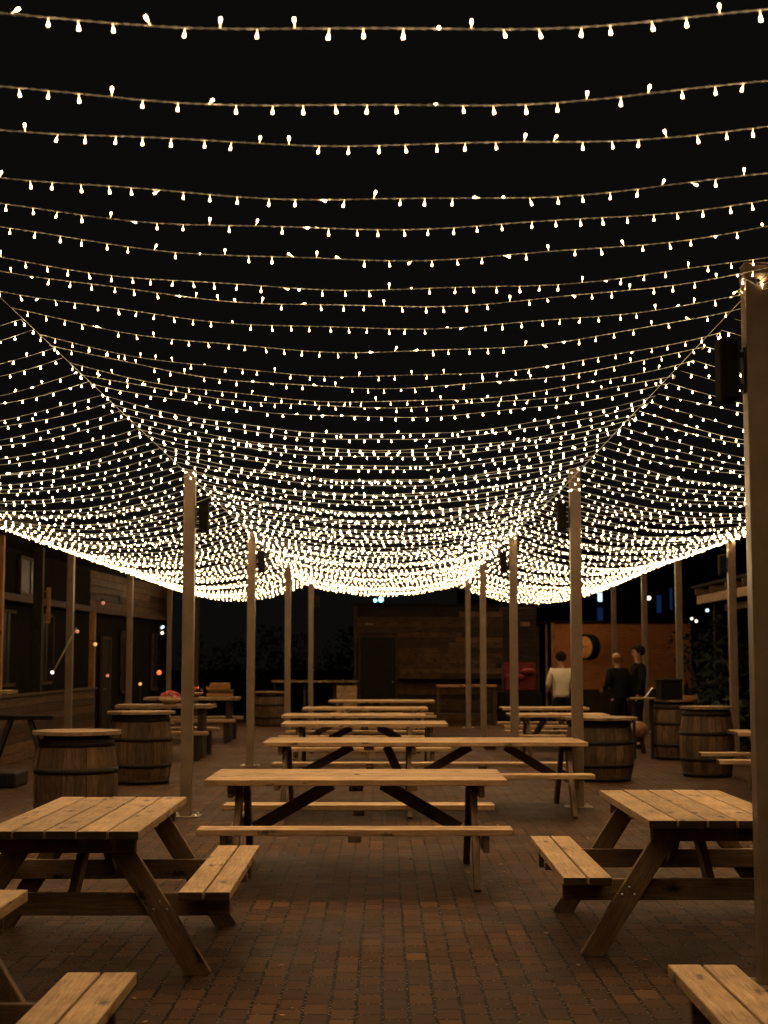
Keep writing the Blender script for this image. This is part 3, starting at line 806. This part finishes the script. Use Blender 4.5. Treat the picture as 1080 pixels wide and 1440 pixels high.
m = MB(); m.box((-.10, .05, 0), (.05, .05, .3)); m.build('bracket', M['iron'], root)
prop(root, 'pair of white spotlights at the end of the left building', 'spotlight')
root = empty('arm_lamp', (-5.62, 26.2, 2.2))
m = MB(); m.tube([(.18, .9, 0), (0, 0, -.73)], .016, 6); m.build('arm', M['post'], root)
m = MB(); m.blob((-.03, -.02, -.77), .03); m.build('bulb', M['whitelamp'], root)
prop(root, 'thin slanting lamp arm with a white bulb beside the outer left post', 'lamp')

# ------------------------------------------------------------------ far planked kiosk
root = empty('kiosk', (1.71, 42.2, 0)); root.scale = (.915, 1, .957)
kw = 2.725
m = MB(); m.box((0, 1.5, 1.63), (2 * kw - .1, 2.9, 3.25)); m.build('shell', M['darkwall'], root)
m = MB()
for i in range(22):
    z = .075 + i * .148
    segs = [(-kw, -1.60), (-.53, kw)] if z < 2.42 else [(-kw, kw)]
    if z < 2.42: segs = [(-1.44, kw)]
    for a, b in segs:
        cut = R.uniform(a + .8, b - .8)
        m.bar((a, .04, z), (cut - .002, .04, z), .025, .143, bev=.002); m.bar((cut + .002, .04, z), (b, .04, z), .025, .143, bev=.002)
m.build('planks', M['kioskwood'], root)
m = MB()
for i in range(20): m.bar((1.7, .015, .3 + i * .148), (kw - .02, .015, .3 + i * .148), .02, .143, bev=.002)
m.build('dark_panel', M['darkwood'], root)
m = MB(); m.box((-2.05, .03, 1.19), (1.02, .05, 2.37)); d = m.build('door', M['door'], root)
m = MB()
for s in (-1, 1): m.bar((-2.05 + s * .56, .03, .003), (-2.05 + s * .56, .03, 2.42), .08, .09)
m.bar((-2.65, .03, 2.46), (-1.45, .03, 2.46), .08, .08); m.build('frame', M['midwood'], d)
m = MB(); m.blob((-1.6, -.03, 1.1), .035); m.build('handle', M['bolt'], d)
m = MB(); m.bar((-kw, .0, .003), (-kw, .0, 3.3), .1, .1); m.build('corner_post', M['midwood'], root)
m = MB(); m.box((-2.31, -.03, 2.75), (.28, .09, .07)); m.build('door_lamp', M['disc'], root)
m = MB(); m.box((2.38, -.02, 2.75), (.28, .06, .12)); m.build('sign_board', M['amber'], root)
m = MB(); m.box((0, 1.4, 3.30), (2 * kw + .2, 3.2, .08)); m.build('roof', M['roof'], root)
m = MB(); m.box((.15, -.22, 1.17), (3.2, .42, .05)); m.build('serving_ledge', M['black'], root)
prop(root, 'dark kiosk of horizontal planks with a plain door at the far end', 'kiosk')
lamp('roof_lamp', 'cyan lamp glowing above the kiosk door', (-.115, 58, 3.93), .10, 'cyan', 'stem', 'lamp')
lamp('roof_lamp', 'dimmer cyan lamp left of the brighter one above the kiosk', (-.33, 58, 3.90), .07, 'cyan', 'stem', 'lamp')

root = empty('bar_counter', (-1.79, 40, 0)); root.scale = (.91, 1, 1.05)
m = MB(); m.box((0, 0, 1.04), (2.44, .55, .05)); m.build('worktop', M['disc'], root)
m = MB()
for i in range(6): m.bar((.62, -.2, .09 + i * .155), (1.2, -.2, .09 + i * .155), .03, .15)
m.build('front_panel', M['pine'], root)
for x in (-1.15, -.3, .55, 1.18):
    m = MB(); m.box((x, .0, .506), (.07, .07, 1.01)); m.build('leg', M['midwood'], root)
prop(root, 'long thin counter with one boarded end, left of the kiosk', 'counter')
root = empty('high_table', (2.10, 39.4, 0)); root.scale = (.914, 1, 1.06)
m = MB(); m.box((0, 0, .93), (1.68, .6, .05)); m.build('tabletop', M['amber'], root)
for x in (-.78, .78):
    for s in (-1, 1):
        m = MB(); m.box((x, s * .23, .452), (.07, .07, .9)); m.build('leg', M['midwood'], root)
m = MB(); m.box((0, 0, .25), (1.48, .4, .04)); m.build('shelf', M['midwood'], root)
prop(root, 'plain wooden table with a lower shelf before the kiosk', 'table')

# red covered stall
root = empty('stall', (3.54, 40.2, 0)); root.scale = (.915, .915, .98)
m = MB(); m.box((0, 0, .42), (1.22, .6, .83), bev=.01); m.build('counter', M['black'], root)
m = MB(); m.box((.04, .1, 1.08), (.86, .3, .45), bev=.05); m.blob((.24, -.06, 1.37), .19, jit=.3, sc=(1.3, .8, .55)); m.blob((-.02, -.1, 1.22), .14, jit=.3, sc=(1.3, .8, .6)); m.build('red_cover', M['red'], root)
for s in (-1, 1):
    m = MB(); m.bar((s * .46, .15, .835), (s * .46, .15, 1.62), .05, .05); m.build('upright', M['midwood'], root)
m = MB(); m.box((0, .22, 1.42), (.86, .03, .4)); m.build('back_board', M['red'], root)
prop(root, 'black counter stall with a crumpled red cover', 'stall')

# orange cabin with drum sign
root = empty('cabin', (6.5, 42, 0))
m = MB()
for i in range(13): m.bar((-1.86, 0, .92 + i * .137), (1.9, 0, .92 + i * .137), .04, .135, bev=.002)
m.build('front_wall', M['cedar'], root)
m = MB(); m.box((.02, .02, .42), (3.76, .08, .84)); m.build('plinth', M['darkwood'], root)
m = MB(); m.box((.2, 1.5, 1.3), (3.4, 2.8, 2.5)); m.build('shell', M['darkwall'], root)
m = MB(); m.bar((-1.88, -.02, .003), (-1.88, -.02, 2.66), .09, .09); m.bar((-2.02, .35, .003), (-2.02, .35, 2.62), .05, .12); m.bar((-2.2, .9, .003), (-2.2, .9, 2.58), .05, .2); m.build('corner_boards', M['amber'], root)
m = MB(); m.bar((-1.95, .02, 2.70), (1.95, .02, 2.70), .5, .05); m.bar((-1.95, .25, 2.68), (-2.5, .9, 2.60), .25, .05); m.build('roof_edge', M['roof'], root)
m = MB(); m.box((-1.3, -.03, 2.42), (.13, .03, .12)); m.build('vent', M['darkwood'], root)
prop(root, 'orange boarded cabin behind the people', 'cabin')
root = empty('round_sign', (5.46, 41.1, 1.99), 0)
ax = Vector((-.80, -.60, 0))
m = MB(); m.lathe([(.0, -.13), (.33, -.13), (.345, -.12), (.345, .12), (.33, .13), (.29, .13), (.29, .1)], (0, 0, 0), 36, axis=ax); m.build('drum', M['black'], root)
m = MB(); m.lathe([(.292, .10), (.292, .115), (.28, .122), (0, .122)], (0, 0, 0), 36, axis=ax); m.build('face', M['signface'], root)
m = MB(); t_ = Vector((ax.y, -ax.x, 0))
for k in range(5):
    q = ax * .125 + t_ * (-.10 + k * .05); m.box(q + Vector((0, 0, .01 * (k % 2))), (.012, .012, .05), bev=0)
m.build('mark', M['black'], root)
m = MB(); m.bar((.08, .1, 0), (.2, .8, 0), .05, .05); m.build('arm', M['iron'], root)
prop(root, 'thick round black sign with a pale wooden face on the orange cabin', 'sign')

# ------------------------------------------------------------------ right pergola and far lights
root = empty('pergola', (6.45, 27.5, 0))
m = MB(); m.bar((0, -8, 2.86), (0, 3.9, 2.86), .07, .17); m.build('eaves_beam', M['pine'], root)
m = MB(); m.bar((.45, -8, 2.70), (.45, 3.4, 2.70), .06, .14); m.build('inner_beam', M['leg'], root)
for i in range(9):
    m = MB(); m.bar((-.18, -7.5 + i * 1.35, 3.01), (3.2, -7.5 + i * 1.35, 3.01), .06, .12); m.build('rafter', M['leg'], root)
m = MB(); m.bar((1.6, -8, 3.12), (1.6, 3.9, 3.12), 3.5, .06); m.build('roof', M['roof'], root)
for y in (-7, -1.5, 3.6):
    m = MB(); m.bar((.3, y, .003), (.3, y, 2.77), .1, .1); m.build('post', M['iron'], root)
prop(root, 'timber pergola with pale eaves behind the right posts', 'pergola')

def shrub(name, lab, c, rx, ry, h, n, group=None, trunk=False, z0=0.0, cat='shrub'):
    root = empty(name, (c[0], c[1], 0))
    m = MB()
    lob = [(R.uniform(-.6, .6) * rx, R.uniform(-.6, .6) * ry, z0 + h * R.uniform(.2, .85), R.uniform(.35, .6)) for _ in range(7)]
    for k in range(n):
        l = R.choice(lob)
        d = Vector((R.gauss(0, 1), R.gauss(0, 1), R.gauss(0, 1))).normalized() * R.uniform(.5, 1) ** .5
        p = Vector((l[0] + d.x * rx * l[3], l[1] + d.y * ry * l[3], max(z0 + .03, l[2] + d.z * h * .3)))
        a = Vector((R.gauss(0, 1), R.gauss(0, 1), R.gauss(0, .7))).normalized(); b = a.orthogonal().normalized()
        s = R.uniform(.05, .11)
        m.bm.faces.new([m.bm.verts.new(p + q) for q in (-a * s, b * s * .45 , a * s, -b * s * .45)])
    m.build('foliage', M['leaf'], root)
    m = MB()
    for l in lob: m.tube([(0, 0, .0), (l[0] * .4, l[1] * .4, l[2] * .5), l[:3]], [.035, .025, .01], 6)
    m.build('stem', M['bark'], root)
    return prop(root, lab, cat, group)
GS = 'dark shrubs under the right pergola'
for i, (x, y, h, lab) in enumerate(((6.9, 30.5, 2.2, 'tall dark shrub under the pergola end'), (7.3, 26.5, 2.4, 'dark shrub behind the outer right speaker post'), (7.2, 34.5, 2.6, 'dark bushy shrub beside the orange cabin'), (6.3, 27.8, .9, 'low dark shrub behind the right barrels'))):
    shrub('shrub', lab, (x, y), .8, 1.1, h, 900, GS)
GH = 'dark hedge bushes left of the kiosk'
for i, x in enumerate((-5.6, -4.3, -3.0, -1.6)):
    shrub('hedge_bush', ['leftmost dark hedge bush behind the far counter', 'second dark hedge bush from the left behind the counter', 'third dark hedge bush behind the counter', 'dark hedge bush touching the kiosk corner'][i], (x, 49.5 + (i % 2) * .5), 1.0, .7, 2.5, 800, GH)

root = empty('far_building', (14, 78, 0))
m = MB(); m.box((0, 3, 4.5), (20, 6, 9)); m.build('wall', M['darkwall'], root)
for x, z, w_, h_, mt in ((-3.0, 4.85, .22, .45, 'bluewhite'), (-3.0, 3.95, .28, .75, 'blue'), (.0, 4.5, .24, .9, 'blue'), (.62, 4.75, .13, 1.1, 'blue'), (-1.7, 4.7, .5, .9, 'glass'), (1.7, 4.6, .5, 1.4, 'glass')):
    m = MB(); m.box((x, -.03, z), (w_ + .16, .07, h_ + .16)); f = m.build('window', M['black'], root)
    m = MB(); m.box((x, -.075, z), (w_ , .03, h_), bev=.0); m.build('pane', M[mt], f)
m = MB(); m.box((0, 3, 9.1), (20.6, 6.6, .2)); m.build('roof', M['roof'], root)
prop(root, 'unlit far building with a few narrow blue windows', 'building')
lamp('far_lamp', 'white lamp beside the blue windows', (13.15, 76, 4.72), .11, 'whitelamp', 'stem')
lamp('far_lamp', 'upper of the two small white lamps under the pergola', (11.05, 55, 3.13), .055, 'whitelamp', 'stem')
lamp('far_lamp', 'lower of the two small white lamps under the pergola', (11.21, 55, 3.04), .055, 'whitelamp', 'stem')
lamp('far_lamp', 'small blue lamp below the pergola eaves', (9.5, 45, 3.10), .055, 'bluewhite', 'stem')

# ------------------------------------------------------------------ people
def skin_mesh(name, chains, mat, parent, sub=2):
    """chains: list of [(point, radius), ...]; chains whose first point matches an existing vertex are joined there"""
    vs, es, rs = [], [], []
    def vid(p, r):
        for i, q in enumerate(vs):
            if (q - p).length < 1e-4: return i
        vs.append(p); rs.append(r); return len(vs) - 1
    for ch in chains:
        pr = None
        for p, r in ch:
            i = vid(Vector(p), r)
            if pr is not None: es.append((pr, i))
            pr = i
    me = bpy.data.meshes.new(name); me.from_pydata(vs, es, [])
    o = link(name, me)
    md = o.modifiers.new('skin', 'SKIN'); md.use_smooth_shade = True
    for v, r in zip(me.skin_vertices[0].data, rs): v.radius = (r, r) if not isinstance(r, tuple) else r
    me.skin_vertices[0].data[0].use_root = True
    sd = o.modifiers.new('sub', 'SUBSURF'); sd.levels = sub; sd.render_levels = sub
    dg = bpy.context.evaluated_depsgraph_get(); dg.update()
    nm = bpy.data.meshes.new_from_object(o.evaluated_get(dg))
    o.modifiers.clear(); o.data = nm; bpy.data.meshes.remove(me)
    nm.materials.clear(); nm.materials.append(mat)
    for p in nm.polygons: p.use_smooth = True
    o.parent = parent
    return o

def person(lab, x, y, rz, h, top, bottom, hair, larm, rarm, lean=0.0, bald=False, tuck=0):
    """faces local -Y; arms are given as elbow and wrist offsets in body units of height"""
    root = empty('person', (x, y, 0), rz)
    u = h / 1.8
    def V(a, b, c_): return Vector((a * u, (b - lean * max(0, c_ - .9)) * u, c_ * u))
    pel, wai, chs, nck, hd0 = V(0, 0, .96), V(0, .0, 1.10), V(0, .01, 1.32), V(0, .01, 1.50), V(0, -.01, 1.585)
    body = [[(pel, .10 * u), (wai, .085 * u), (chs, .09 * u), (V(0, .012, 1.44), .06 * u), (nck, .054 * u), (hd0, .058 * u), (V(0, -.015, 1.665), .088 * u), (V(0, -.01, 1.735), .080 * u), (V(0, -.005, 1.775), .045 * u)]]
    body.append([(V(0, -.015, 1.665), .088 * u), (V(0, -.085, 1.655), .028 * u), (V(0, -.112, 1.642), .012 * u)])     # brow to nose
    for s in (-1, 1): body.append([(V(0, -.015, 1.665), .088 * u), (V(s * .075, .0, 1.665), .022 * u), (V(s * .094, .008, 1.672), .014 * u)])   # ears
    legs, shoes, sleeves = [], [], []
    for s in (-1, 1):
        hip, knee, ank, toe = V(s * .095, 0, .90), V(s * .105, -.02, .50), V(s * .11, .02, .09), V(s * .13, -.13, .035)
        ch = [(pel, .10 * u), (hip, .085 * u), (knee, .062 * u), (ank, .045 * u), (toe, .035 * u)]
        body.append(ch); legs.append([(pel, .145 * u), (hip, .112 * u), (knee, .082 * u), (V(s * .11, .02, .10), .072 * u)])
        shoes.append([(V(s * .11, .045, .055), .052 * u), (V(s * .125, -.06, .045), .046 * u), (V(s * .14, -.17, .036), .036 * u)])
        el, wr = (larm if s < 0 else rarm)
        sh = V(s * .185, .01, 1.43); e = V(*el); wv = V(*wr)
        body.append([(chs, .09 * u), (sh, .056 * u), (e, .044 * u), (wv, .030 * u)])
        dn = (wv - e).normalized(); side = dn.cross(Vector((0, 0, 1)) if abs(dn.z) < .8 else Vector((0, 1, 0))).normalized(); up = side.cross(dn)
        palm = wv + dn * .055 * u; body.append([(wv, .030 * u), (palm, (.036 * u, .022 * u))])
        for q, (o_, L) in enumerate(((-.027, .075), (-.009, .085), (.009, .080), (.026, .062))):
            b0 = palm + side * o_ * u; b1 = b0 + dn * L * .55 * u - up * .012 * u; b2 = b0 + dn * L * .9 * u - up * .04 * u
            body.append([(palm, (.036 * u, .022 * u)), (b0 + dn * .012 * u, .010 * u), (b1, .0085 * u), (b2, .007 * u)])
        body.append([(wv, .030 * u), (wv + dn * .03 * u + side * .038 * u * -s, .011 * u), (wv + dn * .075 * u + side * .055 * u * -s - up * .02 * u, .009 * u)])
        sleeves.append([(chs, .158 * u), (sh, .080 * u), (e, .060 * u), (e.lerp(wv, .88), .046 * u)])
    skin_mesh('body', body, M['skin'], root)
    skin_mesh('trousers', legs + [[(pel, .145 * u), (V(0, 0, 1.04), .138 * u)]], M[bottom], root)
    sh_ch = [[(V(0, 0, .88), (.19 * u, .16 * u)), (V(0, 0, 1.0), (.175 * u, .15 * u)), (V(0, 0, 1.14), (.16 * u, .145 * u)), (chs, .158 * u), (V(0, .012, 1.43), .115 * u), (V(0, .014, 1.49), .078 * u)]] + sleeves
    skin_mesh('shirt' if top == 'white_shirt' else 'jacket', sh_ch, M[top], root)
    skin_mesh('shoes', [shoes[0]], M['black'], root); skin_mesh('shoes', [shoes[1]], M['black'], root)
    if not bald:
        m = MB(); hc = V(0, .012, 1.715)
        for k in range(420):
            d = Vector((R.gauss(0, 1), R.gauss(0, 1), R.gauss(0, 1))).normalized()
            if d.z < (-.85 if d.y > .1 else -.3) or (d.y < -.35 and d.z < .25): continue
            p = hc + Vector((d.x * .092, d.y * .108, d.z * .088)) * u; t_ = d.cross(Vector((R.gauss(0, 1), R.gauss(0, 1), -1))).normalized()
            m.tube([p - t_ * .02, p + d * .012, p + t_ * .03 - Vector((0, 0, .01))], [.010, .012, .004], 4)
        m.build('hair', M[hair], root)
    else:
        m = MB(); hc = V(0, .012, 1.68)
        for k in range(260):
            a = R.uniform(-.3, PI + .3); p = hc + Vector((math.cos(a) * .093, math.sin(a) * .10, R.uniform(-.06, .02))) * u
            m.tube([p, p + Vector((R.gauss(0, .008), R.gauss(0, .008), -.03))], [.009, .004], 4)
        m.build('hair', M[hair], root)
    m = MB()
    for s in (-1, 1): m.blob(V(s * .033, -.098, 1.678), .012 * u, sub=2)
    m.build('eyes', M['black'], root)
    return prop(root, lab, 'person', 'people by the orange cabin')
person('person in a cream shirt and black trousers seen from behind', 3.50, 30.4, PI + .1, 1.80, 'white_shirt', 'dark_cloth', 'hair',
       ((-.25, -.03, 1.16), (-.22, -.22, 1.05)), ((.25, -.03, 1.16), (.20, -.24, 1.08)))
person('balding person in black clothes beside the big barrel', 4.36, 28.6, PI + .5, 1.80, 'dark_cloth', 'dark_cloth', 'redhair',
       ((-.24, .03, 1.16), (-.24, -.05, .90)), ((.27, .02, 1.17), (.18, -.22, 1.10)), .05, True)
person('taller person in black with one pale hand showing', 4.74, 28.8, -1.5, 1.91, 'dark_cloth', 'dark_cloth', 'hair',
       ((-.26, .02, 1.16), (-.12, -.24, 1.14)), ((.25, .03, 1.15), (.22, -.06, .90)), -.02)

# small litter on the paving
lit = MB()
for k in range(70):
    y = R.uniform(6.3, 16) ; x = R.uniform(-.25, .25) * y * .8; a = R.random() * 6.28
    s = R.uniform(.004, .014)
    lit.blob((x, y, s * .3), s, sub=1, jit=.5, sc=(1.3, 1, .35))
prop(lit.build('litter', M['clay']), 'pale crumbs and bits of dry leaf scattered on the brick paving', 'litter', kind='stuff')
